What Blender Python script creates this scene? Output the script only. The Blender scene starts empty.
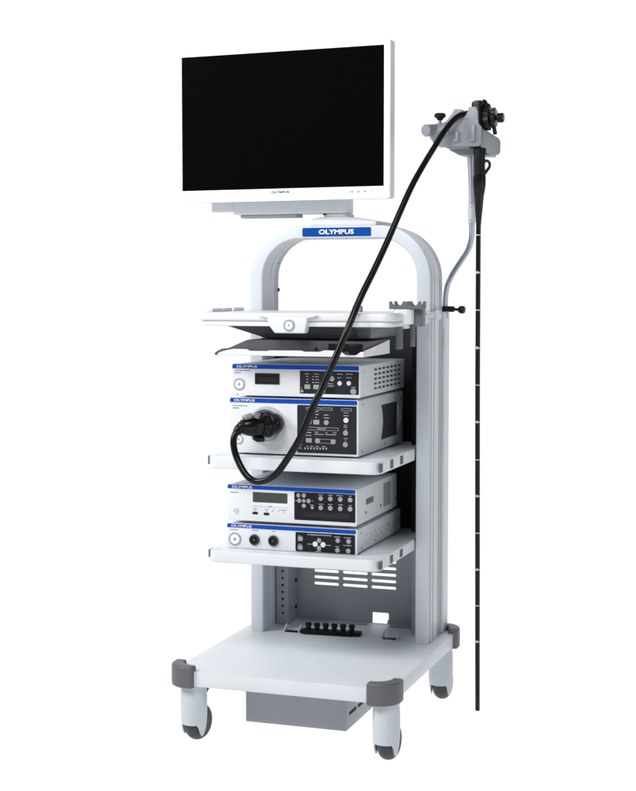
import bpy, bmesh, math, random
from mathutils import Vector, Matrix
random.seed(7)
S = bpy.context.scene
COL = S.collection
R = math.radians

# ------------------------------------------------------------------ materials
def mat(name, col, rough=.4, metal=0., spec=.5, var=.015, vscale=14., bump=.0, bscale=400., coat=0., emit=0.):
    m = bpy.data.materials.new(name); m.use_nodes = True
    nt = m.node_tree; N = nt.nodes; L = nt.links
    b = N['Principled BSDF']
    b.inputs['Metallic'].default_value = metal
    b.inputs['Specular IOR Level'].default_value = spec
    b.inputs['Coat Weight'].default_value = coat
    tc = N.new('ShaderNodeTexCoord')
    n1 = N.new('ShaderNodeTexNoise'); n1.inputs['Scale'].default_value = vscale; n1.inputs['Detail'].default_value = 4
    L.new(tc.outputs['Object'], n1.inputs['Vector'])
    ramp = N.new('ShaderNodeValToRGB')
    lo = [max(0, c * (1 - var)) for c in col]; hi = [min(1, c * (1 + var)) for c in col]
    ramp.color_ramp.elements[0].position = .3; ramp.color_ramp.elements[1].position = .7
    ramp.color_ramp.elements[0].color = (*lo, 1); ramp.color_ramp.elements[1].color = (*hi, 1)
    L.new(n1.outputs['Fac'], ramp.inputs['Fac']); L.new(ramp.outputs['Color'], b.inputs['Base Color'])
    mr = N.new('ShaderNodeMapRange')
    mr.inputs['To Min'].default_value = rough * .88; mr.inputs['To Max'].default_value = min(1, rough * 1.12)
    L.new(n1.outputs['Fac'], mr.inputs['Value']); L.new(mr.outputs['Result'], b.inputs['Roughness'])
    if bump > 0:
        n2 = N.new('ShaderNodeTexNoise'); n2.inputs['Scale'].default_value = bscale; n2.inputs['Detail'].default_value = 2
        L.new(tc.outputs['Object'], n2.inputs['Vector'])
        bp = N.new('ShaderNodeBump'); bp.inputs['Strength'].default_value = bump; bp.inputs['Distance'].default_value = .001
        L.new(n2.outputs['Fac'], bp.inputs['Height']); L.new(bp.outputs['Normal'], b.inputs['Normal'])
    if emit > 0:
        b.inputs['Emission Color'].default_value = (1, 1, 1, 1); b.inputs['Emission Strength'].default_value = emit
    return m

M = dict(
    cart=mat('painted_metal', (.70, .725, .765), .42, bump=.06, bscale=700),
    shelf=mat('shelf_paint', (.695, .73, .77), .42, bump=.06, bscale=700),
    frame=mat('frame_paint', (.60, .64, .695), .4, bump=.05, bscale=700),
    frame_in=mat('frame_grey_paint', (.44, .47, .51), .42, bump=.05),
    white=mat('white_plastic', (.85, .862, .88), .34, bump=.04, bscale=900),
    worktop=mat('worktop_plastic', (.70, .72, .75), .36, bump=.04, bscale=900),
    socket=mat('socket_grey', (.50, .53, .57), .36),
    fascia=mat('instrument_fascia', (.73, .75, .78), .38, bump=.04, bscale=900),
    casing=mat('instrument_casing', (.62, .655, .685), .5, bump=.12, bscale=900),
    blue=mat('blue_stripe', (.003, .062, .42), .3, var=.02, spec=.15),
    sign=mat('blue_sign', (.003, .06, .31), .3, var=.02, spec=.15),
    letter=mat('white_lettering', (.82, .84, .86), .5),
    greyletter=mat('grey_lettering', (.16, .17, .19), .5),
    paleletter=mat('pale_grey_print', (.5, .51, .53), .5),
    panel=mat('dark_control_panel', (.019, .0195, .025), .3, spec=.22, var=.06),
    panelblack=mat('black_control_panel', (.008, .008, .012), .28, spec=.22, var=.06),
    btn=mat('grey_button', (.33, .34, .35), .45),
    btnw=mat('white_button', (.74, .75, .76), .4),
    ring=mat('button_ring_grey', (.32, .34, .37), .35),
    lcd=mat('lcd_glass', (.032, .046, .041), .22, var=.03),
    black=mat('black_plastic', (.005, .005, .006), .34, spec=.25, var=.1, bump=.05),
    cord=mat('black_rubber', (.004, .004, .005), .23, spec=.26, var=.12),
    bumper=mat('grey_bumper_rubber', (.112, .115, .132), .48, bump=.12, bscale=800),
    tyre=mat('dark_grey_tyre', (.036, .039, .046), .5, bump=.06),
    caster=mat('caster_plastic', (.555, .605, .655), .38, bump=.03),
    back=mat('grey_back_panel', (.37, .383, .42), .5, bump=.06),
    dark=mat('dark_back_panel', (.019, .020, .024), .6, spec=.1),
    rail=mat('rail_grey', (.33, .345, .37), .48),
    traydark=mat('tray_dark_grey', (.068, .070, .078), .5, bump=.08),
    holder=mat('holder_grey', (.125, .130, .142), .45),
    hanger=mat('hanger_grey_casting', (.225, .238, .268), .42, bump=.07, bscale=500),
    steel=mat('brushed_steel', (.43, .46, .52), .36, metal=1, var=.0, vscale=3),
    box=mat('transformer_grey', (.31, .325, .375), .42, bump=.05),
    screen=mat('black_screen', (.002, .002, .002), .12, spec=.06, var=.02),
    chrome=mat('dull_chrome', (.4, .41, .42), .3, metal=1),
    clear=mat('smoky_lever_plastic', (.20, .20, .21), .25),
    floor=mat('self_lit_floor', (.06, .06, .06), .8, var=.004, vscale=2, spec=.02, emit=.985),  # no lamp: added glow keeps the floor white and washes out contact shadows
)

# ------------------------------------------------------------------ mesh helpers
def nb(): return bmesh.new()

def merge(dst, src, mi=0, M4=None):
    if M4 is not None: bmesh.ops.transform(src, matrix=M4, verts=src.verts)
    for f in src.faces: f.material_index = mi
    me = bpy.data.meshes.new('tmp'); src.to_mesh(me); src.free()
    dst.from_mesh(me); bpy.data.meshes.remove(me)
    return dst

def sharp_bevel(bm, w, seg=2, ang=28):
    if w <= 0: return
    bm.normal_update()
    es = [e for e in bm.edges if len(e.link_faces) == 2 and e.calc_face_angle(0) > R(ang)]
    bmesh.ops.bevel(bm, geom=es, offset=w, segments=seg, profile=.5, affect='EDGES', clamp_overlap=True)

def box(bm, x0, x1, y0, y1, z0, z1, bev=.002, seg=2, mi=0, M4=None):
    t = nb()
    bmesh.ops.create_cube(t, size=1)
    for v in t.verts:
        v.co = Vector(((x0 + x1) / 2 + v.co.x * (x1 - x0), (y0 + y1) / 2 + v.co.y * (y1 - y0), (z0 + z1) / 2 + v.co.z * (z1 - z0)))
    sharp_bevel(t, bev, seg)
    return merge(bm, t, mi, M4)

def prism(bm, poly, axis, a, b, bev=.0, seg=2, mi=0, M4=None, ang=28):
    t = nb()
    f = {'X': lambda u, v, w: (w, u, v), 'Y': lambda u, v, w: (u, w, v), 'Z': lambda u, v, w: (u, v, w)}[axis]
    A = [t.verts.new(f(u, v, a)) for u, v in poly]; B = [t.verts.new(f(u, v, b)) for u, v in poly]
    t.faces.new(A); t.faces.new(B[::-1]); n = len(poly)
    for i in range(n): t.faces.new((A[i], B[i], B[(i + 1) % n], A[(i + 1) % n]))
    bmesh.ops.recalc_face_normals(t, faces=t.faces)
    sharp_bevel(t, bev, seg, ang)
    return merge(bm, t, mi, M4)

def rrect(x0, x1, y0, y1, r, n=6):
    if not isinstance(r, (list, tuple)): r = [r] * 4      # order: (x0,y0),(x1,y0),(x1,y1),(x0,y1)
    out = []
    for (cx, cy, sx, sy, a0, q) in ((x0, y0, 1, 1, 180, r[0]), (x1, y0, -1, 1, 270, r[1]), (x1, y1, -1, -1, 0, r[2]), (x0, y1, 1, -1, 90, r[3])):
        if q <= 0: out.append((cx, cy)); continue
        for k in range(n + 1):
            a = R(a0 + 90 * k / n)
            out.append((cx + sx * q + q * math.cos(a), cy + sy * q + q * math.sin(a)))
    return out

def revolve(bm, prof, origin, axis, seg=32, mi=0):
    """prof: list of (radius, distance along axis)"""
    t = nb(); ax = Vector(axis).normalized()
    u = ax.orthogonal().normalized(); w = ax.cross(u)
    o = Vector(origin); rings = []
    for r, h in prof:
        if r < 1e-6: rings.append([t.verts.new(o + ax * h)])
        else: rings.append([t.verts.new(o + ax * h + (u * math.cos(2 * math.pi * k / seg) + w * math.sin(2 * math.pi * k / seg)) * r) for k in range(seg)])
    for a, b in zip(rings, rings[1:]):
        for k in range(seg):
            k2 = (k + 1) % seg
            if len(a) == 1 and len(b) == 1: continue
            if len(a) == 1: t.faces.new((a[0], b[k], b[k2]))
            elif len(b) == 1: t.faces.new((a[k], b[0], a[k2]))
            else: t.faces.new((a[k], b[k], b[k2], a[k2]))
    if len(rings[0]) > 1: t.faces.new(rings[0])
    if len(rings[-1]) > 1: t.faces.new(rings[-1][::-1])
    bmesh.ops.recalc_face_normals(t, faces=t.faces)
    return merge(bm, t, mi)

def disc(bm, origin, axis, r, h, bev=.0008, seg=28, mi=0):
    return revolve(bm, [(0, 0), (r, 0), (r, h - bev), (r - bev, h), (0, h)], origin, axis, seg, mi)

def smooth_path(pts, k=8, rad=None):
    P = [Vector(p) for p in pts]; out = []; ro = []
    for i in range(len(P) - 1):
        p0 = P[max(i - 1, 0)]; p1 = P[i]; p2 = P[i + 1]; p3 = P[min(i + 2, len(P) - 1)]
        for j in range(k):
            t = j / k
            out.append(.5 * ((2 * p1) + (p2 - p0) * t + (2 * p0 - 5 * p1 + 4 * p2 - p3) * t * t + (3 * p1 - p0 - 3 * p2 + p3) * t ** 3))
            if rad: ro.append(rad[i] * (1 - t) + rad[i + 1] * t)
    out.append(P[-1])
    if rad: ro.append(rad[-1]); return out, ro
    return out

def tube(bm, pts, rad, seg=16, mi=0, k=8, smooth=True):
    rl = rad if isinstance(rad, (list, tuple)) else [rad] * len(pts)
    if smooth: pts, rl = smooth_path(pts, k, rl)
    else: pts = [Vector(p) for p in pts]
    t = nb(); rings = []
    T = (pts[1] - pts[0]).normalized(); U = T.orthogonal().normalized()
    for i, p in enumerate(pts):
        T2 = (pts[min(i + 1, len(pts) - 1)] - pts[max(i - 1, 0)]).normalized()
        U = (U - T2 * U.dot(T2)).normalized(); W = T2.cross(U)
        rings.append([t.verts.new(p + (U * math.cos(2 * math.pi * q / seg) + W * math.sin(2 * math.pi * q / seg)) * rl[i]) for q in range(seg)])
    for a, b in zip(rings, rings[1:]):
        for q in range(seg): t.faces.new((a[q], b[q], b[(q + 1) % seg], a[(q + 1) % seg]))
    t.faces.new(rings[0]); t.faces.new(rings[-1][::-1])
    bmesh.ops.recalc_face_normals(t, faces=t.faces)
    return merge(bm, t, mi)

def plate_holes(outer, holes, y, th):
    """flat plate in the XZ plane with holes, front face at y, thickness th towards +Y"""
    cu = bpy.data.curves.new('tmpc', 'CURVE'); cu.dimensions = '2D'; cu.fill_mode = 'BOTH'; cu.extrude = th / 2
    for poly in [outer] + holes:
        sp = cu.splines.new('POLY'); sp.points.add(len(poly) - 1); sp.use_cyclic_u = True
        for p, (u, v) in zip(sp.points, poly): p.co = (u, v, 0, 1)
    o = bpy.data.objects.new('tmpc', cu); COL.objects.link(o)
    me = bpy.data.meshes.new_from_object(o)
    bpy.data.objects.remove(o); bpy.data.curves.remove(cu)
    b = nb(); b.from_mesh(me); bpy.data.meshes.remove(me)
    for v in b.verts: v.co = Vector((v.co.x, y + th / 2 - v.co.z, v.co.y))
    bmesh.ops.remove_doubles(b, verts=b.verts, dist=1e-5)
    return b

def text_bm(s, cx, cz, w, h, y, th=.0006, bold=.018):
    cu = bpy.data.curves.new('tmpt', 'FONT'); cu.body = s; cu.extrude = .02; cu.offset = bold; cu.resolution_u = 4
    o = bpy.data.objects.new('tmpt', cu); COL.objects.link(o)
    me = bpy.data.meshes.new_from_object(o)
    bpy.data.objects.remove(o); bpy.data.curves.remove(cu)
    b = nb(); b.from_mesh(me); bpy.data.meshes.remove(me)
    xs = [v.co.x for v in b.verts]; ys = [v.co.y for v in b.verts]
    x0, x1, y0, y1 = min(xs), max(xs), min(ys), max(ys)
    for v in b.verts:
        v.co = Vector((cx + ((v.co.x - x0) / (x1 - x0) - .5) * w, y - th * (v.co.z + .02) / .04, cz + ((v.co.y - y0) / (y1 - y0) - .5) * h))
    return b

def absorb(o, bm, m):
    """fold surface print or a vent pattern into the mesh of the part that carries it"""
    r = o
    while r.parent: r = r.parent
    off = ROOTLOC.get(r.name)
    if off is not None: bmesh.ops.translate(bm, vec=-off, verts=bm.verts)
    o.data.materials.append(M[m]); k = len(o.data.materials) - 1
    b = nb(); b.from_mesh(o.data); 
    for f in bm.faces: f.material_index = k
    t = bpy.data.meshes.new('tmp'); bm.to_mesh(t); bm.free(); b.from_mesh(t); bpy.data.meshes.remove(t)
    b.to_mesh(o.data); b.free()
ROOTLOC = {}
def obj(name, bm, mats, parent=None, label=None):
    """one mesh object; bm is in world (or the thing's own) coordinates"""
    me = bpy.data.meshes.new(name)
    if parent is not None:
        r = parent
        while r.parent: r = r.parent
        off = ROOTLOC.get(r.name)
        if off is not None: bmesh.ops.translate(bm, vec=-off, verts=bm.verts)
    for f in bm.faces: f.smooth = True
    bm.to_mesh(me); bm.free()
    me.set_sharp_from_angle(angle=R(32))
    for m in (mats if isinstance(mats, (list, tuple)) else [mats]): me.materials.append(M[m])
    o = bpy.data.objects.new(name, me); COL.objects.link(o)
    if parent is not None: o.parent = parent
    if label: o['label'] = label
    return o

def thing(name, label, cat, loc, rz=0, group=None, world=True):
    o = bpy.data.objects.new(name, None); COL.objects.link(o)
    o.empty_display_size = .05
    o.location = loc; o.rotation_euler = (0, 0, rz)
    o['label'] = label; o['category'] = cat
    if group: o['group'] = group
    if world: ROOTLOC[o.name] = Vector(loc)
    return o

# ------------------------------------------------------------------ floor, self-lit by its material
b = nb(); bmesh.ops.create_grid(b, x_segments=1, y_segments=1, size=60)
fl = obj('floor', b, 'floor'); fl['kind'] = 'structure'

# ------------------------------------------------------------------ the cart
XC = -.005
cart = thing('equipment_cart', 'tall pale grey wheeled equipment trolley with arched frame, worktop and open shelves', 'trolley', (XC, .06, 0))

b = nb()
prism(b, rrect(-.343, .333, -.335, .455, .045), 'Z', .178, .222, .003, 2, ang=60)
base = obj('base_shelf', b, 'shelf', cart)

# corner bumpers: one quarter shape copied to the four corners
def bumper_bm(sx, sy):
    n = 10; ro, wd, arm = .062, .034, .088
    out = []; inn = []
    for k in range(n + 1):
        a = R(180 + 90 * k / n)
        out.append((ro + ro * math.cos(a), ro + ro * math.sin(a)))
    ri = ro - wd + .012
    for k in range(n + 1):
        a = R(180 + 90 * k / n)
        inn.append((wd + ri + ri * math.cos(a), wd + ri + ri * math.sin(a)))
    poly = [(0, arm)] + out + [(arm, 0), (arm, wd)] + inn[::-1] + [(wd, arm)]
    q = nb()
    prism(q, poly, 'Z', .172, .2385, .008, 4, ang=40)
    cx = -.358 if sx < 0 else .348; cy = -.347 if sy < 0 else .467
    mx = Matrix.Translation((cx, cy, 0)) @ Matrix.Diagonal((-sx, -sy, 1, 1))
    bmesh.ops.transform(q, matrix=mx, verts=q.verts)
    bmesh.ops.recalc_face_normals(q, faces=q.faces)
    return q
for sx in (-1, 1):
    for sy in (-1, 1):
        obj('corner_bumper', bumper_bm(sx, sy), 'bumper', cart)

# casters: hood > wheel
def hood_bm():
    q = nb()
    # tubular hood, its front lip cut at z .058, cheeks reaching down beside the wheel
    n = 40; zt = .176; t = nb(); rings = []
    prof = [(zt, .036), (.15, .0385), (.12, .040), (.09, .0405), (.062, .040)]
    def low(a):       # lower edge height by angle, 0 = front
        d = abs(a)
        if d < 50: return .056
        if d < 118: return .056 - .036 * math.sin(R((d - 50) / 68 * 180)) ** .8
        return .085
    for j in range(7):
        ring = []
        for k in range(n):
            a = -180 + 360 * k / n
            z1 = low(a); s = j / 6; z = zt + (z1 - zt) * s
            if z > .09: r = .0365 + .0028 * min(1, (zt - z) / .03)
            else: r = .0393 * max(.66, min(1, 1 - ((.09 - z) / .07) ** 2 * .20))
            ring.append(t.verts.new((r * math.sin(R(a)), -r * math.cos(R(a)), z)))
        rings.append(ring)
    for a, c in zip(rings, rings[1:]):
        for k in range(n): t.faces.new((a[k], c[k], c[(k + 1) % n], a[(k + 1) % n]))
    t.faces.new(rings[0])
    bmesh.ops.recalc_face_normals(t, faces=t.faces)
    bmesh.ops.solidify(t, geom=t.faces[:], thickness=.003)
    merge(q, t)
    revolve(q, [(.0, .150), (.0345, .150), (.0375, .155), (.0375, .176), (0, .176)], (0, 0, 0), (0, 0, 1), 32)
    return q
def wheel_bm():
    q = nb(); Rw, hw = .055, .022
    prof = [(0, -hw), (.030, -hw), (.036, -hw * .96)]
    for k in range(9):
        a = R(-62 + 124 * k / 8); prof.append((Rw - .022 + .022 * math.cos(a), hw * .98 * math.sin(a) / math.sin(R(62))))
    prof += [(.036, hw * .96), (.030, hw), (0, hw)]
    revolve(q, prof, (0, .0235, .0553), (1, 0, 0), 40)
    return q
def brake_bm():
    q = nb()
    prism(q, [(.028, .120), (.040, .120), (.052, .136), (.078, .158), (.078, .172), (.028, .172)], 'X', -.016, .016, .005, 3)
    return q
hood0 = obj('caster', hood_bm(), 'caster'); wheel0 = obj('wheel', wheel_bm(), 'tyre'); brake0 = obj('pedal', brake_bm(), 'tyre')
for i, (x, y, rz) in enumerate([(.304, -.288, R(-5)), (-.291, -.288, R(-9)), (.293, .378, R(-3)), (-.300, .380, R(15))]):
    h = hood0 if i == 0 else hood0.copy(); w = wheel0 if i == 0 else wheel0.copy(); k = brake0 if i == 0 else brake0.copy()
    if i:
        COL.objects.link(h); COL.objects.link(w); COL.objects.link(k)
    h.parent = cart; h.location = Vector((x, y, 0)) - ROOTLOC[cart.name]; h.rotation_euler = (0, 0, rz)
    w.parent = h; k.parent = h

# arched frame
ZT = 1.5405; XO = .300; WD = .0435; RO = .168
def arch_path(n=20):
    """inner points with outward normals, from left foot over the top to the right foot"""
    P = []
    xi = XO - WD; ri = RO - WD; zi = ZT - .0405
    for z in (.2225, .6, 1.0, ZT - RO): P.append(((XC - xi, z), (-1, 0)))
    for k in range(1, n + 1):
        a = R(180 - 90 * k / n)
        P.append(((XC - xi + ri + ri * math.cos(a), zi - ri + ri * math.sin(a)), (math.cos(a), math.sin(a))))
    for k in range(0, n + 1):
        a = R(90 - 90 * k / n)
        P.append(((XC + xi - ri + ri * math.cos(a), zi - ri + ri * math.sin(a)), (math.cos(a), math.sin(a))))
    for z in (1.0, .6, .2225): P.append(((XC + xi, z), (1, 0)))
    return P
def sweep_arch(bm, sect):
    t = nb(); rings = []
    for (px, pz), (nx, nz) in arch_path():
        k = 1 - .0028 / WD * abs(nz)
        rings.append([t.verts.new((px + nx * o * k, y, pz + nz * o * k)) for o, y in sect])
    n = len(sect)
    for a, c in zip(rings, rings[1:]):
        for q in range(n): t.faces.new((a[q], c[q], c[(q + 1) % n], a[(q + 1) % n]))
    t.faces.new(rings[0]); t.faces.new(rings[-1][::-1])
    bmesh.ops.recalc_face_normals(t, faces=t.faces)
    return merge(bm, t)
def groove(y, d=.016, w=.0055): return [(WD, y - w), (WD - d, y - w * .6), (WD - d, y + w * .6), (WD, y + w)]
sect = [(.003, .208), (WD - .005, .208), (WD - .0015, .2095), (WD, .213)] + groove(.228) + groove(.262) + [(WD, .315), (WD - .002, .318),
        (.002, .318), (0, .316)] + [(0, .285), (.002, .283), (.002, .280), (0, .278), (0, .211)]
b = sweep_arch(nb(), sect); frame = obj('arched_frame', b, 'frame', cart)
b = sweep_arch(nb(), [(.007, .3195), (WD - .004, .3195), (WD - .004, .340), (WD - .007, .342), (WD - .007, .346), (WD - .004, .348), (WD - .004, .374), (.007, .374)])
rear = obj('rear_frame', b, 'frame_in', cart)
# rear upright covers behind the frame
for s in (-1, 1):
    b = nb(); x0, x1 = sorted((XC + s * .276, XC + s * .304))
    box(b, x0, x1, .378, .442, .2235, 1.268, .003)
    obj('rear_cover', b, 'cart', cart)
# dark fasteners seen on the frame
for zz in (1.338, 1.43):
    b = nb(); disc(b, (XC - .2563, .352, zz), (1, 0, 0), .006, .004); obj('screw', b, 'dark', rear)
# sign on the arch
b = nb(); prism(b, rrect(-.1243, .1031, 1.5070, 1.5345, .004), 'Y', .2055, .2079, .0008, 1, ang=60)
sign = obj('sign_plate', b, 'sign', cart)
obj('lettering', text_bm('OLYMPUS', -.0105, 1.5212, .116, .0150, .2054, .0006, .03), 'letter', sign)

# mounting rails with holes
for s in (-1, 1):
    holes = []
    xa, xb = sorted((XC + s * .2545, XC + s * .213)); xm = (xa + xb) / 2 + s * -.001
    z = .262
    while z < 1.18:
        holes.append([(xm + .0042 * math.cos(2 * math.pi * k / 12), z + .0042 * math.sin(2 * math.pi * k / 12)) for k in range(12)]); z += .0235
    b = plate_holes([(xa, .2235), (xb, .2235), (xb, 1.2), (xa, 1.2)], holes, .326, .002)
    xw = xb if s < 0 else xa
    x0, x1 = sorted((xw, xw + s * .002))
    box(b, x0, x1, .3285, .424, .2235, 1.2, .0)
    xk = xa if s < 0 else xb
    box(b, xa + .003, xb - .003, .333, .336, .2235, 1.2, .0, mi=1)
    rl = obj('mounting_rail', b, ['rail', 'dark'], cart)
    d = nb(); u0, u1 = sorted((XC + s * .2545, XC + s * .212)); box(d, u0, u1, .318, .3255, .5605, 1.2, .001)
    obj('side_trim', d, 'dark', cart)
    if s < 0:
        for zz in (.27, .36, .45):
            c = nb(); disc(c, (xw, .40, zz), (1, 0, 0), .0075, .003); obj('screw', c, 'dark', rl)

# lower back panel with vent slots
holes = []
for (x0, x1) in ((-.163, -.076), (-.0615, .0255), (.0385, .1245)):
    for k in range(7):
        zc = .3475 + .0217 * k; holes.append(rrect(x0, x1, zc - .0048, zc + .0048, .0045, 4))
holes.append([(.0428, .2175), (.0935, .2175), (.0955, .229), (.0995, .233), (.0995, .2515), (.0965, .2545), (.0428, .2545)])
b = plate_holes([(-.252, .2235), (.242, .2235), (.242, .53), (-.252, .53)], holes[:-1] + [[(x, z + .008) for x, z in holes[-1]]], .434, .003)
box(b, -.212, .03, .408, .4335, .2235, .2275, .001)
box(b, .108, .205, .408, .4335, .2235, .2275, .001)
obj('back_panel', b, 'back', cart)
b = nb(); box(b, -.252, .242, .430, .438, .5305, 1.232, .001)
obj('upper_back_panel', b, 'dark', cart)
b = nb()
box(b, .196, .2055, .36, .425, .60, .80, .002); box(b, .200, .2055, .36, .425, .855, .93, .002)
obj('cable_cover', b, 'rail', cart)

# cable slots on the base
for x0, x1, y in ((-.197, -.150, .244), (.134, .181, .250)):
    b = nb(); box(b, x0, x1, y - .013, y + .013, .2222, .2237, .0005)
    s_ = obj('cable_slot', b, 'black', cart)
    for xx in (x0 - .003, x1):
        c = nb(); prism(c, [(y - .016, .2224), (y + .020, .2224), (y + .020, .243), (y + .012, .243)], 'X', xx, xx + .003, .0008, 1)
        obj('slot_tab', c, 'cart', s_)

# shelves
def shelf(z0, z1, group):
    b = nb()
    prism(b, rrect(-.289, .25, -.19, .205, [.034, .034, .006, .006], 8), 'Z', z0, z1, .004, 3, ang=60)
    prism(b, rrect(-.246, .236, .2, .42, .004), 'Z', z0 + .004, z1 - .002, .002, 1, ang=60)
    sh = obj('shelf', b, 'shelf', cart)
    for y in (-.167, -.0565, .0505):
        c = nb(); box(c, .2492, .2506, y - .0165, y + .0165, z0 + .0055, z1 - .0055, .0004, 1)
        obj('slot_cover', c, 'tyre', sh)
    c = nb(); box(c, -.301, -.2885, -.152, -.118, z0 + .007, z1 - .004, .002)
    obj('end_cap', c, 'holder', sh)
    c = nb(); disc(c, (-.262, -.160, z1), (0, 0, 1), .003, .0012)
    obj('shelf_screw', c, 'ring', sh)
shelf(.522, .557, '')
shelf(.806, .8435, '')

# worktop
b = nb()
prism(b, rrect(-.306, .296, -.222, .204, [.03, .03, .008, .008], 8), 'Z', 1.2495, 1.273, .006, 3, ang=60)
prism(b, rrect(-.299, .289, -.214, .204, [.028, .028, .006, .006], 8), 'Z', 1.2462, 1.2500, 0)
prism(b, rrect(-.303, .293, -.219, .204, [.03, .03, .008, .008], 8), 'Z', 1.2335, 1.2465, .003, 2, ang=60)
top = obj('worktop', b, 'worktop', cart)
b = nb()
prism(b, [(-.075, 1.2605), (-.072, 1.2385), (-.0525, 1.2145), (.0405, 1.2145), (.046, 1.2385), (.049, 1.2605)], 'Y', -.238, -.205, .004, 3)
prism(b, [(-.105, 1.2660), (-.079, 1.2590), (.053, 1.2590), (.078, 1.2660)], 'Y', -.235, -.21, .002, 2)
grip = obj('front_handle', b, 'worktop', top)
b = nb()
revolve(b, [(.0168, 0), (.0168, .003), (.0155, .0042), (.0132, .0042), (.0125, .003), (.0125, 0)], (-.007, -.2378, 1.237), (0, -1, 0), 36)
disc(b, (-.007, -.2378, 1.237), (0, -1, 0), .0122, .0036, .001, mi=1)
disc(b, (-.007, -.2412, 1.2378), (0, -1, 0), .0035, .0008, .0004, mi=0)
obj('push_button', b, ['ring', 'white'], top)
# scope rests on both ends of the worktop
def scallop(x0, x1, z0, z1, n):
    pts = [(x0, z0), (x1, z0)]
    w = (x1 - x0) / n
    for i in range(n - 1, -1, -1):
        a = x0 + i * w; c = a + w; t = .006
        pts += [(c, z1), (c - t, z1)]
        for k in range(1, 8):
            u = math.pi * k / 8; pts.append(((a + c) / 2 + (w / 2 - t) * math.cos(u), z1 - .0145 * math.sin(u)))
        pts += [(a + t, z1), (a, z1)] if i == 0 else [(a + t, z1)]
    return pts
b = nb()
prism(b, scallop(.2525, .3465, 1.2840, 1.3060, 2), 'Y', -.100, -.086, .001, 1)
prism(b, scallop(.2525, .3465, 1.2840, 1.3060, 2), 'Y', -.046, -.032, .001, 1)
box(b, .2535, .3455, -.098, -.034, 1.2835, 1.2875, .001)
box(b, .3225, .3455, -.075, -.034, 1.232, 1.2845, .003)
hold = obj('scope_rest', b, 'holder', top)
b = nb()
prism(b, rrect(.262, .3215, -.104, -.034, [.022, .022, .004, .004]), 'Z', 1.2395, 1.2832, .002, 2, ang=60)
box(b, .275, .30, -.08, -.03, 1.226, 1.241, .003)
obj('rest_block', b, 'worktop', hold)
for x, y, r, z in ((.279, -.082, .0105, 1.166), (.3065, -.035, .0075, 1.172)):
    c = nb(); revolve(c, [(0, z), (r - .002, z), (r, z + .002), (r, 1.239), (0, 1.239)], (x, y, 0), (0, 0, 1), 24)
    obj('rest_tube', c, 'holder', hold)
b = nb()
for y0, y1 in ((-.138, -.062), (-.056, .018), (.034, .118)):
    box(b, -.306, -.288, y0, y1, 1.2725, 1.2835, .003)
obj('scope_rest', b, 'cart', top, 'low pale grey rest along the left edge of the worktop')
b = nb(); box(b, .111, .139, -.012, .012, 1.272, 1.292, .004, 3)
obj('cord_peg', b, 'rail', top)
b = nb()
box(b, .2945, .303, .165, .285, 1.252, 1.271, .003); box(b, .2945, .312, .25, .285, 1.246, 1.275, .003)
box(b, .288, .303, .145, .170, 1.236, 1.262, .003)
obj('side_bracket', b, 'frame', top)
# drawer body under the worktop
b = nb()
prism(b, [(-.268, 1.2330), (-.13, 1.194), (.155, 1.194), (.155, 1.2330)], 'Y', -.098, .2, .002, 2)
box(b, .1555, .199, -.103, .19, 1.197, 1.2330, .003, mi=1)
box(b, .155, .205, -.12, -.1035, 1.225, 1.2330, .001, mi=1)
obj('undercarriage', b, ['traydark', 'holder'], cart)

# keyboard tray
b = nb()
prism(b, [(-.20, 1.147), (.06, 1.147), (.06, 1.1885), (-.19, 1.165), (-.20, 1.160)], 'X', .2055, .2085, .001, 1)
box(b, -.248, .2053, -.20, .06, 1.1462, 1.1500, .001)
lip = [(-.245, 1.147), (-.2465, 1.152), (-.238, 1.1565), (-.222, 1.161), (-.195, 1.1655), (-.152, 1.1655), (-.142, 1.1605), (-.086, 1.1605), (-.082, 1.1625),
       (.02, 1.1635), (.026, 1.1605), (.075, 1.1605), (.088, 1.1650), (.135, 1.1650), (.150, 1.1545), (.157, 1.152), (.185, 1.152), (.200, 1.1625), (.2085, 1.162), (.2085, 1.147)]
prism(b, lip, 'Y', -.2065, -.2005, .001, 1)
tray = obj('keyboard_tray', b, 'worktop', cart)
b = nb()
prism(b, [(-.2475, 1.1505), (-.2475, 1.1535), (-.2400, 1.1590), (-.166, 1.1905), (-.158, 1.1925), (.205, 1.1900), (.1982, 1.1505)], 'Y', -.176, .055, .0015, 2)
prism(b, [(-.2520, 1.1468), (-.2530, 1.1525), (-.2450, 1.1590), (-.2275, 1.1665), (-.2160, 1.1645), (-.2385, 1.1560), (-.2445, 1.1510), (-.2455, 1.1468)], 'Y', -.2085, -.17, .001, 1)
lining = obj('tray_lining', b, 'traydark', tray)
b = nb(); box(b, .093, .196, -.179, -.1755, 1.1620, 1.1835, .001); box(b, .156, .190, -.181, -.1755, 1.1535, 1.1815, .002)
obj('tray_latch', b, 'black', tray)
b = nb(); disc(b, (.055, -.1755, 1.1665), (0, -1, 0), .0050, .0025)
obj('tray_knob', b, 'black', tray)

# transformer box hung under the base
b = nb(); box(b, -.152, .163, -.222, .22, .0545, .1772, .002)
tb = obj('transformer_box', b, 'box', cart)
for y0, y1 in ((-.194, -.128), (-.108, -.040)):
    c = nb(); box(c,   .1625, .1640, y0, y1, .0945, .1045, .0003, 1)
    obj('vent_slot', c, 'dark', tb)

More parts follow.
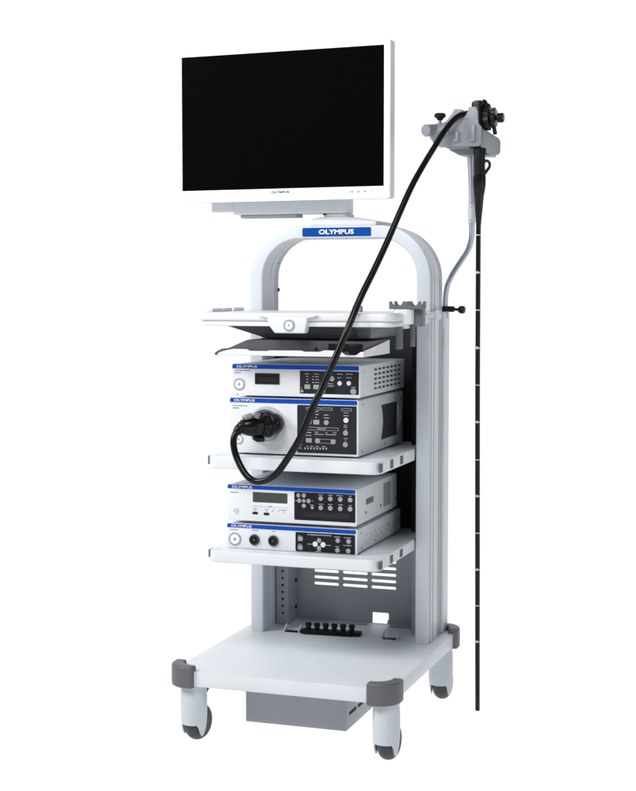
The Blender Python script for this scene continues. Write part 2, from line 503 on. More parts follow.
# ------------------------------------------------------------------ power strip on the base
ps = thing('power_strip', 'black power strip with a row of round plugs lying on the trolley base', 'power strip', (-.04, .25, .2222))
rot = Matrix.Translation((-.04, .246, 0)) @ Matrix.Rotation(R(5), 4, 'Z')
b = nb(); box(b, -.1, .1, -.017, .017, .2224, .236, .003, M4=rot); box(b, -.088, .075, -.0225, -.016, .2224, .229, .002, M4=rot)
obj('strip_body', b, 'black', ps)
for k in range(6):
    c = nb(); q = rot @ Vector((-.078 + k * .029, .006, .2355))
    revolve(c, [(0, 0), (.0085, 0), (.0085, .009), (.0105, .011), (.0105, .019), (.008, .021), (0, .021)], q, (0, .1, 1), 18)
    obj('plug', c, 'black', ps)

# ------------------------------------------------------------------ instruments
def button(parent, x, z, y, r, m='btn', h=.0022, ringm=None, name='button'):
    c = nb(); disc(c, (x, y, z), (0, -1, 0), r, h, min(.0008, r * .25))
    return obj(name, c, m, parent)
def sq_button(parent, x, z, y, w, h, m='btn', name='button'):
    c = nb(); box(c, x - w / 2, x + w / 2, y - .002, y + .0004, z - h / 2, z + h / 2, .0007, 1)
    return obj(name, c, m, parent)
def dashes(bm, x, z, w, h, y, n=1):
    """tiny illegible print: a run of short strokes"""
    u = x
    while u < x + w - h * .4:
        q = h * random.uniform(.45, .85)
        box(bm, u, u + q, y - .0004, y + .0003, z - h / 2, z + h / 2 * random.choice((1, 1, .5)), 0); u += q + h * .28
FA = {}; CA = {}
def instrument(name, label, x0, x1, y0, y1, z0, z1, zb, px0, px1, pz0, pz1, pm, fb=.004):
    t = thing(name, label, 'medical instrument', ((x0 + x1) / 2, y0, z0), group='white instruments on the trolley shelves')
    b = nb(); box(b, x0 + .004, x1 - .001, y0 + .007, y1, z0 + .005, z1 - .0015, .0025)
    CA[t.name] = obj('casing', b, 'casing', t)
    b = nb(); prism(b, rrect(x0, x1, z0 + fb, z1, .005), 'Y', y0, y0 + .0085, .0022, 2, ang=60)
    FA[t.name] = obj('fascia', b, 'fascia', t)
    b = nb(); prism(b, rrect(x0 + .0004, x1 - .0042, zb, z1 - .0012, [.0004, .0004, .003, .005]), 'Y', y0 - .0012, y0 + .001, .0004, 1, ang=60)
    st = obj('nameplate', b, 'blue', t)
    obj('lettering', text_bm('OLYMPUS', x0 + .0475, (zb + z1) / 2 - .0008, .066, .0076, y0 - .0013, .0004, .012), 'letter', st)
    b = nb(); prism(b, rrect(px0, px1, pz0, pz1, .003), 'Y', y0 - .0010, y0 + .001, .0004, 1, ang=60)
    pn = obj('control_panel', b, pm, t)
    for xx in (x0 + .04, x1 - .04):
        for yy in (y0 + .04, y1 - .05):
            c = nb(); disc(c, (xx, yy, z0), (0, 0, 1), .012, .0055)
            obj('foot', c, 'black', t)
    return t, pn, y0 - .0011
def ring_button(parent, x, z, y, r, name='power_button', m=('ring', 'white'), w=.2):
    c = nb()
    revolve(c, [(r, 0), (r, .0018), (r - .0006, .0024), (r * (1 - w), .0024), (r * (1 - w) - .0004, .001), (r * (1 - w) - .0004, 0)], (x, y, z), (0, -1, 0), 32)
    disc(c, (x, y, z), (0, -1, 0), r * (1 - w) - .0006, .002, .0006, mi=1)
    disc(c, (x, y - .0018, z), (0, -1, 0), r * .25, .0006, .0003, mi=0)
    return obj(name, c, list(m), parent)

# --- video processor (top of the stack)
t, pn, yp = instrument('video_processor', 'slim white instrument with dark card slot and side vent holes, just under the keyboard tray', -.2305, .173, -.125, .354, 1.0185, 1.1180, 1.1035, -.0145, .1690, 1.0325, 1.1005, 'panel')
f1 = lambda a, c: (.0099 + (a - 140) * .000391, 1.0531 - (c - 252 - .025 * (a - 140)) * .000365)
for a, c in ((140, 252), (211, 254)): sq_button(pn, *f1(a, c), yp, .018, .0135)
for a, c, r, m in ((335, 188, .0078, 'btn'), (397, 225, .0068, 'btnw'), (469, 225, .0068, 'btnw'), (505, 292, .0092, 'btn'), (97, 288, .0045, 'btn'), (270, 290, .0045, 'btn')):
    button(pn, *f1(a, c), yp, r, m)
b = nb()
for a, c in ((140, 168), (140, 192), (140, 216), (187, 170), (187, 193), (187, 217)):
    x, z = f1(a, c); dashes(b, x - .003, z, .006, .003, yp)
for a, c, w in ((203, 170, 14), (203, 193, 15), (203, 217, 15), (120, 147, 18), (195, 149, 18), (300, 150, 18), (375, 150, 22), (445, 150, 28), (378, 180, 16), (450, 180, 18), (300, 228, 22), (300, 246, 26), (490, 258, 16), (85, 262, 6)):
    x, z = f1(a, c); dashes(b, x, z, w * .0008, .0022, yp)
absorb(pn, b, 'paleletter')
c = nb(); x, z = f1(327, 288); box(c, x - .013, x + .013, yp - .0015, yp + .0005, z - .0075, z + .0075, .0008, 1)
obj('usb_socket', c, 'black', pn)
ring_button(t, -.2078, 1.0560, -.125, .0178)
c = nb()
x0, x1, z0, z1 = -.157, -.0785, 1.0575, 1.0905
for (u0, u1, v0, v1) in ((x0, x1, z1 - .004, z1), (x0, x1, z0, z0 + .004), (x0, x0 + .004, z0 + .0041, z1 - .0041), (x1 - .004, x1, z0 + .0041, z1 - .0041)):
    box(c, u0, u1, -.1275, -.1245, v0, v1, .0006, 1)
box(c, x0 + .0041, x1 - .0041, -.1262, -.1246, z0 + .0041, z1 - .0041, 0, mi=1)
box(c, x0 + .012, x1 - .006, -.1270, -.1263, z0 + .007, z1 - .012, .0003, 1, mi=0)
obj('card_slot', c, ['panel', 'black'], t)
b = nb(); dashes(b, -.222, 1.0975, .05, .0028, -.125); dashes(b, -.222, 1.0905, .02, .0032, -.125); dashes(b, -.216, 1.0255, .006, .003, -.125)
absorb(FA[t.name], b, 'greyletter')
# side vents
b = nb()
for i in range(7):
    for j in range(5):
        yy = .020 + i * .043; zz = 1.042 + j * .0143
        box(b, .1715, .1727, yy, yy + .026, zz - .003, zz + .003, 0)
absorb(CA[t.name], b, 'tyre')
def screw(parent, p, ax, r, h, m):
    c = nb(); disc(c, p, ax, r, h); obj('screw', c, m, parent)
for yy, zz in ((-.085, 1.1), (-.085, 1.03), (.16, 1.028)): screw(t, (.1715, yy, zz), (1, 0, 0), .0035, .0012, 'rail')

# --- light source
t, pn, yp = instrument('light_source', 'tall white instrument with large round socket holding the black connector, on the middle shelf', -.2385, .168, -.125, .357, .8437, 1.0160, 1.0015, -.0228, .1625, .8560, .9985, 'panel', .0055)
f2 = lambda a, c: (-.021 + (a - 62) * .0003915, .9978 - (c - 40 - .02 * (a - 62)) * .00036)
for a, c, r, m in ((155, 180, .0075, 'btn'), (292, 182, .0075, 'btn'), (448, 162, .0078, 'btnw'), (445, 266, .0078, 'btn'), (443, 362, .0078, 'btn'), (222, 334, .0078, 'btn'), (347, 340, .0078, 'btn')):
    button(pn, *f2(a, c), yp, r, m)
for a, c in ((213, 180), (152, 331)): sq_button(pn, *f2(a, c), yp, .0185, .0135)
b = nb()
def frame_outline(bm, a0, c0, a1, c1, fn, y, w=.0008):
    (x0, z1), (x1, z0) = fn(a0, c0), fn(a1, c1)
    box(bm, x0, x1, y - .0004, y + .0003, z1 - w, z1, 0); box(bm, x0, x1, y - .0004, y + .0003, z0, z0 + w, 0)
    box(bm, x0, x0 + w, y - .0004, y + .0003, z0 + w, z1 - w, 0); box(bm, x1 - w, x1, y - .0004, y + .0003, z0 + w, z1 - w, 0)
for r in ((130, 58, 245, 80), (255, 60, 340, 82), (412, 64, 492, 86), (122, 220, 388, 250), (205, 318, 365, 356)): frame_outline(b, *r, f2, yp)
for a, c, w in ((205, 92, 12), (205, 116, 12), (205, 140, 6), (272, 120, 18), (272, 143, 20), (430, 100, 18), (430, 124, 20), (430, 203, 15), (430, 218, 15), (441, 237, 5), (432, 312, 14), (441, 330, 5),
                (222, 234, 32), (128, 266, 22), (128, 289, 22), (200, 262, 14), (285, 266, 6), (345, 266, 14), (200, 279, 34), (285, 281, 40), (72, 368, 14), (72, 388, 10), (72, 400, 12), (132, 380, 8), (160, 380, 12), (205, 380, 12), (258, 380, 14), (160, 168, 10)):
    x, z = f2(a, c); dashes(b, x, z, w * .0008, .0023, yp)
for k in range(8):
    x, z = f2(120 + k * 24.5, 398); box(b, x - .002, x + .002, yp - .0005, yp + .0003, z - .0028, z + .0028, 0)
absorb(pn, b, 'paleletter')
c = nb()
revolve(c, [(.0575, 0), (.0575, .019), (.0555, .0225), (.0500, .0235), (.0475, .0215), (.0470, .010), (.0460, .0)], (-.1170, -.1248, .9345), (0, -1, 0), 56)
revolve(c, [(0, 0), (.0462, 0), (.0462, .008), (.036, .010), (.034, .014), (0, .014)], (-.1170, -.1248, .9345), (0, -1, 0), 48, mi=1)
obj('scope_socket', c, ['socket', 'socket'], t)
ring_button(t, -.2105, .8893, -.125, .0145, 'lamp_button', ('ring', 'white'), .16)
b = nb(); dashes(b, -.231, .9915, .05, .0028, -.125); dashes(b, -.231, .984, .024, .0032, -.125)
absorb(FA[t.name], b, 'greyletter')
b = nb()
cur = [(.110, .8775), (.124, .905), (.131, .9335), (.124, .963), (.110, .985)]
prism(b, [(.286, .8775)] + [(.286, .984)] + cur[::-1], 'X', .1665, .1675, 0)
arcp = [(.288, .878)] + [(.288 + .052 * math.sin(math.pi * k / 10), .892 + .085 * k / 10) for k in range(11)] + [(.288, .984)]
prism(b, arcp, 'X', .1665, .1680, .0003, 1, mi=1)
obj('side_grille', b, ['tyre', 'cart'], t)
for yy, zz in ((-.075, 1.0), (-.085, .862), (.15, .862), (.33, .99)): screw(t, (.1665, yy, zz), (1, 0, 0), .0035, .0012, 'tyre')

# --- instrument with the display
t, pn, yp = instrument('insufflator', 'white instrument with a dark grey-green display, on top of the lowest instrument', -.2455, .1645, -.130, .300, .6390, .7530, .7400, -.0305, .1605, .6545, .7385, 'panelblack')
f3 = lambda a, c: (.0004 + (a - 112) * .000393, .7128 - (c - 205 - .048 * (a - 112)) * .00038)
for a, c, r in ((247, 187, .0072), (323, 190, .0072), (402, 194, .0072), (480, 198, .0072), (247, 260, .0072), (323, 263, .0072), (402, 267, .0072), (480, 270, .0072), (179, 258, .005),
                (112, 205, .0056), (112, 163, .0066), (112, 244, .0066), (75, 203, .0066), (150, 207, .0066), (68, 162, .0062)):
    button(pn, *f3(a, c), yp, r)
b = nb()
for a, c, w in ((228, 158, 18), (304, 161, 18), (372, 163, 26), (470, 168, 10), (228, 230, 18), (306, 233, 16), (385, 236, 18), (468, 242, 12), (160, 238, 16), (176, 205, 5), (42, 203, 8)):
    x, z = f3(a, c); dashes(b, x, z, w * .0008, .0022, yp)
absorb(pn, b, 'paleletter')
c = nb(); (xa, za), (xb, zb2) = f3(110, 290), f3(480, 350); box(c, xa, xb, yp - .0006, yp + .0002, zb2, za, .0004, 1)
obj('panel_flap', c, 'panel', pn)
c = nb(); prism(c, rrect(-.1635, -.0525, .7015, .7320, .002), 'Y', -.1308, -.1290, .0003, 1)
obj('display', c, 'lcd', t)
ring_button(t, -.2181, .6728, -.130, .0095, 'power_button', ('fascia', 'paleletter'), .25)
for x, z in ((-.1560, .6680), (-.1195, .6672)):
    c = nb(); box(c, x - .0085, x + .0085, -.1312, -.1295, z - .0038, z + .0038, .0005, 1)
    obj('socket', c, 'panelblack', t)
b = nb(); dashes(b, -.236, .7285, .026, .0028, -.13); box(b, -.164, -.050, -.1304, -.1297, .6885, .6890, 0); dashes(b, -.115, .6905, .014, .0022, -.13)
for x in (-.163, -.126, -.101, -.082, -.070): dashes(b, x, .6815, .014 if x != -.101 else .008, .0016, -.13)
for x in (-.156, -.12, -.1, -.0815, -.063): box(b, x - .0014, x + .0014, -.1306, -.1297, .6745, .6775, 0)
absorb(FA[t.name], b, 'greyletter')
b = nb()
for k in range(16):
    zz = .664 + k * .0046; box(b, .1630, .1638, .150, .228, zz, zz + .0024, 0)
absorb(CA[t.name], b, 'tyre')
b = nb(); box(b, .1630, .1638, -.034, .042, .6945, .7125, .0002, 1)
obj('rating_label', b, 'holder', t)
for yy in (-.035, .12, .28): screw(t, (.163, yy, .672), (1, 0, 0), .005, .0015, 'tyre')

# --- bottom instrument
t, pn, yp = instrument('irrigation_controller', 'slim white instrument with two round dark sockets on its front, on the bottom shelf', -.2475, .1665, -.130, .339, .5568, .6340, .6208, -.0268, .1600, .5600, .6180, 'panelblack', .0012)
f4 = lambda a, c: (.036 + (a - 202) * .000393, .5846 - (c - 273 - .059 * (a - 202)) * .000376)
for a, c, r, m in ((202, 273, .0080, 'btnw'), (265, 278, .0080, 'btnw'), (233, 244, .0070, 'btn'), (233, 306, .0070, 'btn'), (382, 245, .0072, 'btn'), (468, 252, .0072, 'btn'), (380, 322, .0072, 'btn'), (465, 328, .0072, 'btn')):
    button(pn, *f4(a, c), yp, r, m)
for a, c in ((83, 230), (82, 300)): sq_button(pn, *f4(a, c), yp, .015, .013)
b = nb()
frame_outline(b, 140, 192, 330, 210, f4, yp)
for a, c, w in ((170, 200, 34), (352, 215, 24), (432, 222, 28), (362, 292, 16), (425, 282, 32), (140, 272, 18), (292, 282, 16), (205, 330, 22), (68, 206, 8), (66, 274, 12)):
    x, z = f4(a, c); dashes(b, x, z, w * .0008, .0022, yp)
absorb(pn, b, 'paleletter')
ring_button(t, -.2222, .5855, -.130, .0198, 'power_button', ('ring', 'white'), .18)
for x in (-.1583, -.0972):
    c = nb()
    revolve(c, [(.0165, 0), (.0165, .004), (.015, .006), (.0125, .006), (.0115, .003), (.0115, 0)], (x, -.1298, .5867), (0, -1, 0), 32)
    disc(c, (x, -.1298, .5867), (0, -1, 0), .0116, .0025, .0005, mi=1); disc(c, (x, -.1320, .5867), (0, -1, 0), .005, .0035, .001, mi=0)
    obj('socket', c, ['tyre', 'black'], t)
b = nb(); dashes(b, -.238, .6145, .026, .0024, -.13); dashes(b, -.167, .6155, .022, .0024, -.13); dashes(b, -.102, .6155, .012, .0022, -.13)
absorb(FA[t.name], b, 'greyletter')
for yy, zz in ((-.085, .618), (-.085, .572), (.06, .572), (.20, .6)): screw(t, (.165, yy, zz), (1, 0, 0), .0035, .0014, 'tyre')
b = nb()
for k in range(9):
    yy = -.05 + k * .042
    box(b, .1650, .1660, yy, yy + .012, .582 + .003 * (k % 3), .586 + .003 * (k % 3), 0); box(b, .1650, .1660, yy + .01, yy + .028, .603 - .002 * (k % 2), .6055 - .002 * (k % 2), 0)
absorb(CA[t.name], b, 'rail')

# ------------------------------------------------------------------ monitor on its swing arm
MZ = 1.5408
mon = thing('monitor', 'flat white-framed monitor with black screen on an arm above the arched frame', 'monitor', (0, .14, MZ), R(-3.5), world=False)
dz = 1.6 - MZ
b = nb()
x0, x1, z0, z1 = -.5405, .1865, .0185 + dz, .5005 + dz
# front frame around the screen
sx0, sx1, sz0, sz1 = -.5255, .1678, .0562 + dz, .4828 + dz
fr = plate_holes(rrect(x0, x1, z0, z1, .008), [[(sx0, sz0), (sx1, sz0), (sx1, sz1), (sx0, sz1)]], 0, .012)
me = bpy.data.meshes.new('tmp'); fr.to_mesh(me); fr.free(); b.from_mesh(me); bpy.data.meshes.remove(me)
b2 = nb(); prism(b2, rrect(x0 + .0008, x1 - .0008, z0 + .0008, z1 - .0008, .008), 'Y', .0122, .050, .004, 2, ang=60)
prism(b2, [(x0 + .02, z0 + .008), (x1 - .006, z0 + .008), (x1 - .006, z1 - .010), (x0 + .02, z1 - .010)], 'Y', .0505, .064, .006, 2, ang=60)
obj('rear_shell', b2, 'frame', mon)
hs = obj('housing', b, 'white', mon)
b = nb(); box(b, sx0 + .0003, sx1 - .0003, .0035, .0125, sz0 + .0003, sz1 - .0003, 0)
obj('screen', b, 'screen', mon)
obj('lettering', text_bm('OLYMPUS', -.178, .0452 + dz, .061, .0075, -.0002, .0010, .03), 'greyletter', mon)
b = nb(); dashes(b, -.19, .0345 + dz, .022, .0022, -.0001); absorb(hs, b, 'paleletter')
for i, u in enumerate((.0095, .028, .046, .064, .085, .107, .128, .147)):
    b = nb(); w = .0046
    if i in (3, 4, 5): box(b, u - w * .8, u + w * .8, -.0009, .0002, .0375 + dz, .0435 + dz, .0003, 1)
    else: box(b, u - w * .6, u + w * .6, -.0006, .0002, .0385 + dz, .0425 + dz, .0003, 1)
    obj('button', b, 'rail' if i in (3, 4, 5) else 'paleletter' if i % 3 == 0 else 'frame', mon)
b = nb(); disc(b, (-.497, -.0, .040 + dz), (0, -1, 0), .004, .0008); obj('light_sensor', b, 'frame', mon)
b = nb()
box(b, -.379, .013, .075, .145, -.0195 + dz, .060 + dz, .004)
box(b, -.462, -.3805, .082, .140, -.0085 + dz, .050 + dz, .004)
box(b, -.30, -.09, .0585, .0755, .10 + dz, .33 + dz, .004)
box(b, -.24, -.15, .0755, .12, .055 + dz, .30 + dz, .004)
arm = obj('support_arm', b, 'cart', mon)
b = nb(); box(b, -.358, -.160, .085, .14, -.0300 + dz, -.0196 + dz, .002)
obj('cable_duct', b, 'rail', arm)
b = nb(); disc(b, (-.062, .086, -.0225 + dz), (0, -1, 0), .004, .006); obj('stop_pin', b, 'black', arm)
b = nb()
t_ = nb()
lo = [(-.108, .080), (.112, .080), (.112, .232), (-.108, .232)]; hi = [(-.078, .086), (.012, .086), (.012, .20), (-.078, .20)]
vb = [t_.verts.new((u, v, .0002)) for u, v in lo]; vm = [t_.verts.new((u, v, .0075)) for u, v in lo]
vl = [t_.verts.new((u, v, z)) for (u, v), z in zip(lo, (.0205, .0120, .0120, .0205))]
vt = [t_.verts.new((u, v, .0290)) for u, v in hi]
t_.faces.new(vb)
for A, B in ((vb, vm), (vm, vl), (vl, vt)):
    for i in range(4): t_.faces.new((A[i], A[(i + 1) % 4], B[(i + 1) % 4], B[i]))
t_.faces.new(vt); bmesh.ops.recalc_face_normals(t_, faces=t_.faces); sharp_bevel(t_, .0015, 2, 15)
merge(b, t_)
prism(b, rrect(-.072, .011, .09, .17, .02), 'Z', .029, .0385, .001, 1, ang=60)
obj('arm_foot', b, 'cart', mon)

# ------------------------------------------------------------------ scope hanger on its pole
hg = thing('scope_hanger', 'grey cast hanger on a bent steel pole clamped behind the right side of the trolley', 'hanger', (.2925, .405, 1.25))
b = nb()
tube(b, [(.2928, .409, 1.2475), (.2928, .408, 1.299), (.3015, .395, 1.3472), (.3239, .370, 1.3854), (.3674, .31, 1.4287), (.4038, .25, 1.4615), (.4235, .213, 1.4970), (.4268, .2, 1.5361), (.4252, .2, 1.6422), (.4231, .2, 1.7078), (.4211, .2, 1.7791)],
     [.0088] * 8 + [.0088, .0098, .0125], 20)
pole = obj('pole', b, 'steel', hg)
b = nb(); revolve(b, [(.0088, 0), (.0112, .001), (.0112, .056), (.0088, .057)], (.4263, .2, 1.542), (-.011, 0, 1), 24)
obj('pole_sleeve', b, 'frame_in', pole)
for q in ((.4275, .189, 1.59), (.4265, .189, 1.55)):
    c = nb(); disc(c, q, (0, -1, 0), .003, .002); obj('screw', c, 'rail', pole)
b = nb(); revolve(b, [(.0088, 0), (.0165, .001), (.0165, .016), (.0088, .017)], (.2928, .408, 1.269), (0, 0, 1), 24)
revolve(b, [(.0095, 0), (.0095, .02), (.0045, .022), (.0045, .034), (.0095, .038), (.0125, .043), (.0125, .053), (.010, .057), (0, .058)], (.303, .404, 1.277), (1, -.14, -.05), 20)
obj('clamp_knob', b, 'black', hg)
fp = [(.3260, 1.7785), (.3200, 1.7960), (.3220, 1.8120), (.3347, 1.8284), (.3655, 1.8436), (.3838, 1.8667), (.3898, 1.8783), (.4128, 1.8774), (.4175, 1.8654), (.4282, 1.8636), (.4356, 1.8836), (.4578, 1.8828), (.4631, 1.8682), (.4640, 1.8343), (.4741, 1.8222), (.4730, 1.7721), (.4639, 1.7665), (.3475, 1.7670)]
b = nb()
prism(b, fp, 'Y', .115, .130, .002, 2)
prism(b, [(.388, 1.8493), (.4625, 1.8493), (.4625, 1.8475), (.388, 1.8475)], 'Y', .1142, .1155, 0)
# rear bowl with a slot for the grip
prism(b, [(.354, 1.772), (.3634, 1.7612), (.3915, 1.7468), (.488, 1.7435), (.488, 1.806), (.4558, 1.8287), (.394, 1.8368), (.3476, 1.7933)], 'Y', .176, .26, .003, 3)
prism(b, [(.468, 1.7635), (.4825, 1.7635), (.4832, 1.7445), (.5105, 1.7432), (.517, 1.750), (.5175, 1.7872), (.510, 1.7965), (.4935, 1.8047), (.468, 1.8225)], 'Y', .122, .136, .006, 3, M4=Matrix(((1, 0, 0, 0), (1.0, 1, 0, -.466), (0, 0, 1, 0), (0, 0, 0, 1))))
prism(b, [(.354, 1.772), (.3634, 1.7645), (.433, 1.7625), (.433, 1.82), (.394, 1.830), (.35, 1.80)], 'Y', .1295, .177, .003, 2)
prism(b, [(.389, 1.83), (.389, 1.8783), (.4135, 1.8774), (.417, 1.83)], 'Y', .1295, .177, .003, 2)
prism(b, [(.452, 1.83), (.4525, 1.8828), (.460, 1.880), (.4640, 1.8343)], 'Y', .1295, .142, .002, 2)
for x, za, zb3, w in ((.4015, 1.782, 1.812, .0045), (.4505, 1.782, 1.829, .0055)):
    box(b, x - w, x + w, .1065, .116, za, zb3, .002)
    box(b, x - w - .006, x + w, .108, .116, za - .002, za + .008, .002)
obj('hanger_body', b, 'hanger', hg)
b = nb(); revolve(b, [(0, 0), (.0165, 0), (.018, .002), (.018, .075), (.0, .075)], (.3130, .075, 1.8135), (.45, 1, .12), 28)
tube(b, [(.322, .105, 1.800), (.345, .118, 1.812), (.37, .122, 1.82)], [.017, .022, .022], 20)
obj('side_socket', b, 'hanger', hg)
b = nb()
revolve(b, [(.008, .0), (.010, .004), (.010, .014), (.005, .016), (.005, .026)], (.3457, .12, 1.824), (0, 0, 1), 20, mi=1)
revolve(b, [(.005, .022), (.0095, .026), (.011, .029), (.0165, .032), (.0175, .036), (.0175, .0405), (.014, .044), (0, .0455)], (.3457, .12, 1.824), (0, 0, 1), 12)
obj('thumb_screw', b, ['black', 'hanger'], hg)

# ------------------------------------------------------------------ endoscope
es = thing('endoscope', 'black endoscope hanging from the grey hanger, its cord looping down to a round socket', 'endoscope', (.4692, .145, .0445))
b = nb()
tube(b, [(.4555, .154, 1.892), (.4575, .153, 1.86), (.4595, .152, 1.8322), (.4605, .150, 1.78), (.4610, .148, 1.740), (.4615, .1465, 1.682)], [.0205, .0225, .0215, .0180, .0180, .0165], 24)
revolve(b, [(.019, -.004), (.021, .0), (.0195, .008), (.013, .012), (0, .0125)], (.4553, .154, 1.893), (-.05, 0, 1), 24)
body = obj('control_body', b, 'black', es)
b = nb()
revolve(b, [(.0165, 0), (.0195, .002), (.0200, .012), (.0192, .034), (.0165, .052), (.0150, .054)], (.4615, .1464, 1.682), (0, -.01, -1), 28)
revolve(b, [(.0165, .053), (.0150, .060), (.0122, .095), (.0092, .128), (.0076, .150), (.0070, .165)], (.4615, .1464, 1.682), (-.008, -.01, -1), 24)
obj('boot', b, 'cord', es)
b = nb(); tube(b, [(.472, .142, 1.7178), (.4850, .137, 1.7245), (.4945, .135, 1.7180), (.4945, .135, 1.706), (.487, .138, 1.6966), (.4765, .143, 1.687), (.466, .145, 1.672)], [.0048, .0042, .0040, .0042, .005, .007, .006], 14)
obj('channel_port', b, 'black', body)
# dials and valves on the right
b = nb()
tube(b, [(.462, .153, 1.852), (.530, .153, 1.852)], .008, 16, smooth=False)
for x, r, w, n in ((.476, .0345, .017, 9), (.4965, .0290, .013, 8)):
    ring = []
    for k in range(n * 8):
        a = 2 * math.pi * k / (n * 8); rr = r * (1 + .06 * math.cos(n * a))
        ring.append((.153 + rr * math.cos(a), 1.852 + rr * math.sin(a)))
    prism(b, ring, 'X', x, x + w, .002, 2, ang=60)
obj('angulation_dials', b, 'black', body)
b = nb(); revolve(b, [(0, 0), (.012, 0), (.0145, .002), (.0145, .006), (.0135, .008), (.0145, .010), (.0145, .016), (.012, .019), (0, .019)], (.514, .153, 1.852), (1, 0, 0), 22)
obj('lock_dial', b, 'black', body)
b = nb(); revolve(b, [(.006, 0), (.006, .014), (.010, .016), (.010, .024), (.007, .026), (0, .026)], (.469, .15, 1.876), (.75, 0, .5), 18)
revolve(b, [(.005, 0), (.005, .010), (.008, .012), (.008, .018), (0, .019)], (.472, .13, 1.888), (.55, -.5, .5), 18)
obj('valve_button', b, 'black', body)
b = nb(); tube(b, [(.4960, .16, 1.845), (.5010, .165, 1.825), (.5040, .17, 1.805)], .006, 12)
box(b, .482, .492, .145, .16, 1.862, 1.894, .003)
obj('dial_lever', b, 'black', body)
cordpts = [(.452, .140, 1.8655), (.4380, .132, 1.8685), (.4235, .1240, 1.8640), (.4096, .1060, 1.8578), (.3932, .0880, 1.8407), (.3717, .0580, 1.8032), (.3541, .0300, 1.7624), (.3289, .0000, 1.7081), (.3037, -.0400, 1.6429), (.2790, -.0800, 1.5650), (.2547, -.1200, 1.4832), (.2267, -.1700, 1.3935), (.2012, -.2150, 1.3165), (.1785, -.2590, 1.2319), (.1480, -.2780, 1.1500), (.1160, -.2900, 1.0714), (.0892, -.3000, 1.0112), (.0527, -.3050, .9233), (.0138, -.3050, .8606), (-.0264, -.3000, .8109), (-.0668, -.2950, .7897), (-.1003, -.2900, .7891), (-.1297, -.2850, .8121), (-.1573, -.2750, .8544), (-.1683, -.2700, .8909), (-.1667, -.2620, .9176), (-.1557, -.2500, .9360)]
n = len(cordpts)
rad = [.0086 + .0015 * min(1, max(0, (i - 6) / 8)) for i in range(n)]
for i in range(n - 5, n): rad[i] = .0098
b = nb(); tube(b, cordpts, rad, 20, k=10)
obj('universal_cord', b, 'cord', es)
b = nb()
tube(b, [(-.1650, -.2600, .9225), (-.1565, -.2500, .9340), (-.1440, -.2400, .9385), (-.1280, -.2250, .9405), (-.1120, -.2030, .9415), (-.0970, -.1780, .9425), (-.0880, -.1560, .9430), (-.0900, -.1380, .9400)],
     [.0108, .0160, .0255, .0315, .0335, .0345, .0330, .0300], 28)
con = obj('connector', b, 'cord', es)
b = nb()
tube(b, [(-.1440, -.2560, .9675), (-.1310, -.2560, .9700), (-.1170, -.2540, .9755)], [.0060, .0085, .0080], 14)
obj('vent_cap', b, 'clear', con)
b = nb(); tube(b, [(-.1080, -.2400, .9690), (-.1030, -.2420, .9790)], [.0100, .0085], 16); obj('air_valve', b, 'clear', con)
b = nb(); revolve(b, [(.0360, 0), (.0385, .003), (.0385, .010), (.036, .013)], (-.1010, -.1850, .9420), (.5, .86, .02), 32)
obj('collar', b, 'black', con)
b = nb()
for k, (q, rr) in enumerate((((-.1585, -.2530, .9310), .0165), ((-.1530, -.2468, .9355), .0205), ((-.1475, -.2425, .9378), .0240))):
    revolve(b, [(rr - .002, -.002), (rr, -.001), (rr, .001), (rr - .002, .002)], q, (.75, .55, .3), 24)
obj('strain_rings', b, 'black', con)
b = nb(); revolve(b, [(.030, 0), (.0375, .001), (.0375, .006), (.030, .007)], (-.1165, -.2090, .9415), (.55, .83, .02), 30)
for k in range(10):
    a = 2 * math.pi * k / 10; box(b, -.003, .003, -.008, .008, .0335, .0370, .001, M4=Matrix.Translation((-.1085, -.1985, .942)) @ Matrix.Rotation(R(-33), 4, 'Z') @ Matrix.Rotation(a, 4, 'Y'))
obj('grip_ring', b, 'black', con)
b = nb(); tube(b, [(-.1230, -.2260, .910), (-.1130, -.2190, .903), (-.1010, -.2030, .901)], [.008, .0095, .0085], 14)
obj('water_port', b, 'black', con)
b = nb(); revolve(b, [(0, 0), (.012, 0), (.0135, .003), (.0135, .022), (.0, .025)], (-.078, -.180, .942), (1, -.15, .05), 20)
obj('side_cap', b, 'black', con)
b = nb(); box(b, -.0905, -.0780, -.2115, -.2060, .9395, .9425, .0008); revolve(b, [(0, 0), (.0055, 0), (.0055, .005), (0, .006)], (-.1000, -.2240, .9360), (-.1, -1, .0), 14)
box(b, -.1015, -.0985, -.2300, -.222, .9250, .9480, .001)
obj('contact_pins', b, 'chrome', con)
b = nb()
tube(b, [(.4602, .1450, 1.535), (.4604, .1450, 1.45), (.4610, .145, 1.25), (.4619, .1450, 1.0053), (.4655, .1450, .5146), (.4692, .1450, .0470)], [.0074, .0074, .0074, .0074, .0074, .0070], 16)
revolve(b, [(.0062, 0), (.0050, .002), (0, .0026)], (.4692, .145, .0472), (0, 0, -1), 16)
ins = obj('insertion_tube', b, 'cord', es)
bz = (1.5037, 1.3908, 1.2781, 1.1633, 1.0510, .9383, .8232, .7118, .5980, .4853, .3738, .2618)
bx = (.4603, .4606, .4610, .4615, .4619, .4624, .4633, .4641, .4650, .4657, .4666, .4675)
for i, (x, z) in enumerate(zip(bx, bz)):
    b = nb(); h = .0016 if i % 2 == 0 else .0024
    revolve(b, [(.0066, -h), (.0077, -h), (.0077, h), (.0066, h)], (x, .145, z), (0, 0, 1), 18)
    obj('depth_mark', b, 'paleletter', ins)
    if i % 2 == 1:
        b = nb(); box(b, x - .0036, x + .0022, .1366, .1380, z - .003, z + .0045, .0004, 1); obj('depth_number', b, 'paleletter', ins)

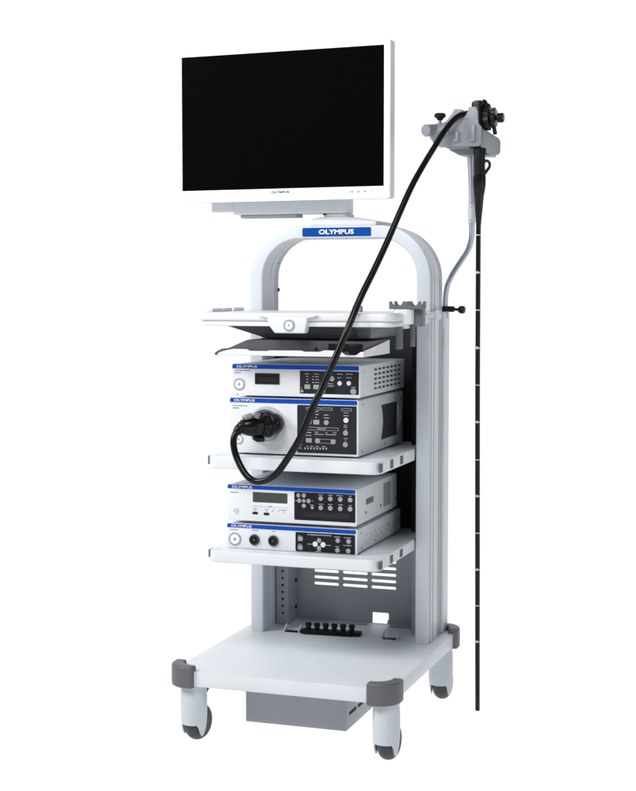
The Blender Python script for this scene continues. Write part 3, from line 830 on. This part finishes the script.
# ------------------------------------------------------------------ light: white studio surround with a dimmer front, one large soft key lamp
w = bpy.data.worlds.new('World'); S.world = w; w.use_nodes = True
nt = w.node_tree; N = nt.nodes; L = nt.links
bg = N['Background']; bg.inputs['Strength'].default_value = 1.0
tc = N.new('ShaderNodeTexCoord'); dot = N.new('ShaderNodeVectorMath'); dot.operation = 'DOT_PRODUCT'
dot.inputs[1].default_value = (-.326, .945, 0)
L.new(tc.outputs['Generated'], dot.inputs[0])
rp = N.new('ShaderNodeValToRGB'); e = rp.color_ramp.elements
mr = N.new('ShaderNodeMapRange'); mr.inputs['From Min'].default_value = -1; mr.inputs['From Max'].default_value = 1
L.new(dot.outputs['Value'], mr.inputs['Value']); L.new(mr.outputs['Result'], rp.inputs['Fac'])
e[0].position = .54; e[0].color = (.09, .097, .11, 1); e[1].position = .91; e[1].color = (1.05, 1.05, 1.05, 1)
L.new(rp.outputs['Color'], bg.inputs['Color'])

def area(name, loc, target, size, power, col=(1, 1, 1)):
    ld = bpy.data.lights.new(name, 'AREA'); ld.shape = 'RECTANGLE'; ld.size = size[0]; ld.size_y = size[1]; ld.energy = power; ld.color = col
    o = bpy.data.objects.new(name, ld); COL.objects.link(o); o.location = loc
    o.rotation_euler = (Vector(target) - Vector(loc)).to_track_quat('-Z', 'Y').to_euler()
    return o
area('key_lamp', (-3.0, -2.3, 3.4), (0, 0, .9), (1.6, 1.6), 135, (1, .99, .975))
area('top_lamp', (.1, -2.8, 3.5), (0, 0, .95), (1.4, 1.4), 75, (1, 1, 1))

area('side_lamp', (3.6, -1.2, 1.5), (0, .1, .9), (1.0, 1.6), 11, (.97, .985, 1))

# ------------------------------------------------------------------ camera
cd = bpy.data.cameras.new('Camera'); cam = bpy.data.objects.new('Camera', cd); COL.objects.link(cam)
f = 1498.; yaw = R(19.0); pitch = math.atan(110 / 1498.)
cam.location = (1.48, -4.3, 1.352)
fw = Vector((-math.sin(yaw) * math.cos(pitch), math.cos(yaw) * math.cos(pitch), -math.sin(pitch)))
cam.rotation_euler = fw.to_track_quat('-Z', 'Y').to_euler()
cd.sensor_fit = 'HORIZONTAL'; cd.sensor_width = 36; cd.lens = 36 * f / 636.
cd.clip_start = .05; cd.clip_end = 300
S.camera = cam
S.view_settings.view_transform = 'Standard'; S.view_settings.look = 'None'; S.view_settings.exposure = 0; S.view_settings.gamma = 1
try: S.view_settings.use_curve_mapping = False
except Exception: pass
S.render.engine = 'CYCLES'
S.cycles.max_bounces = 8; S.cycles.use_denoising = True
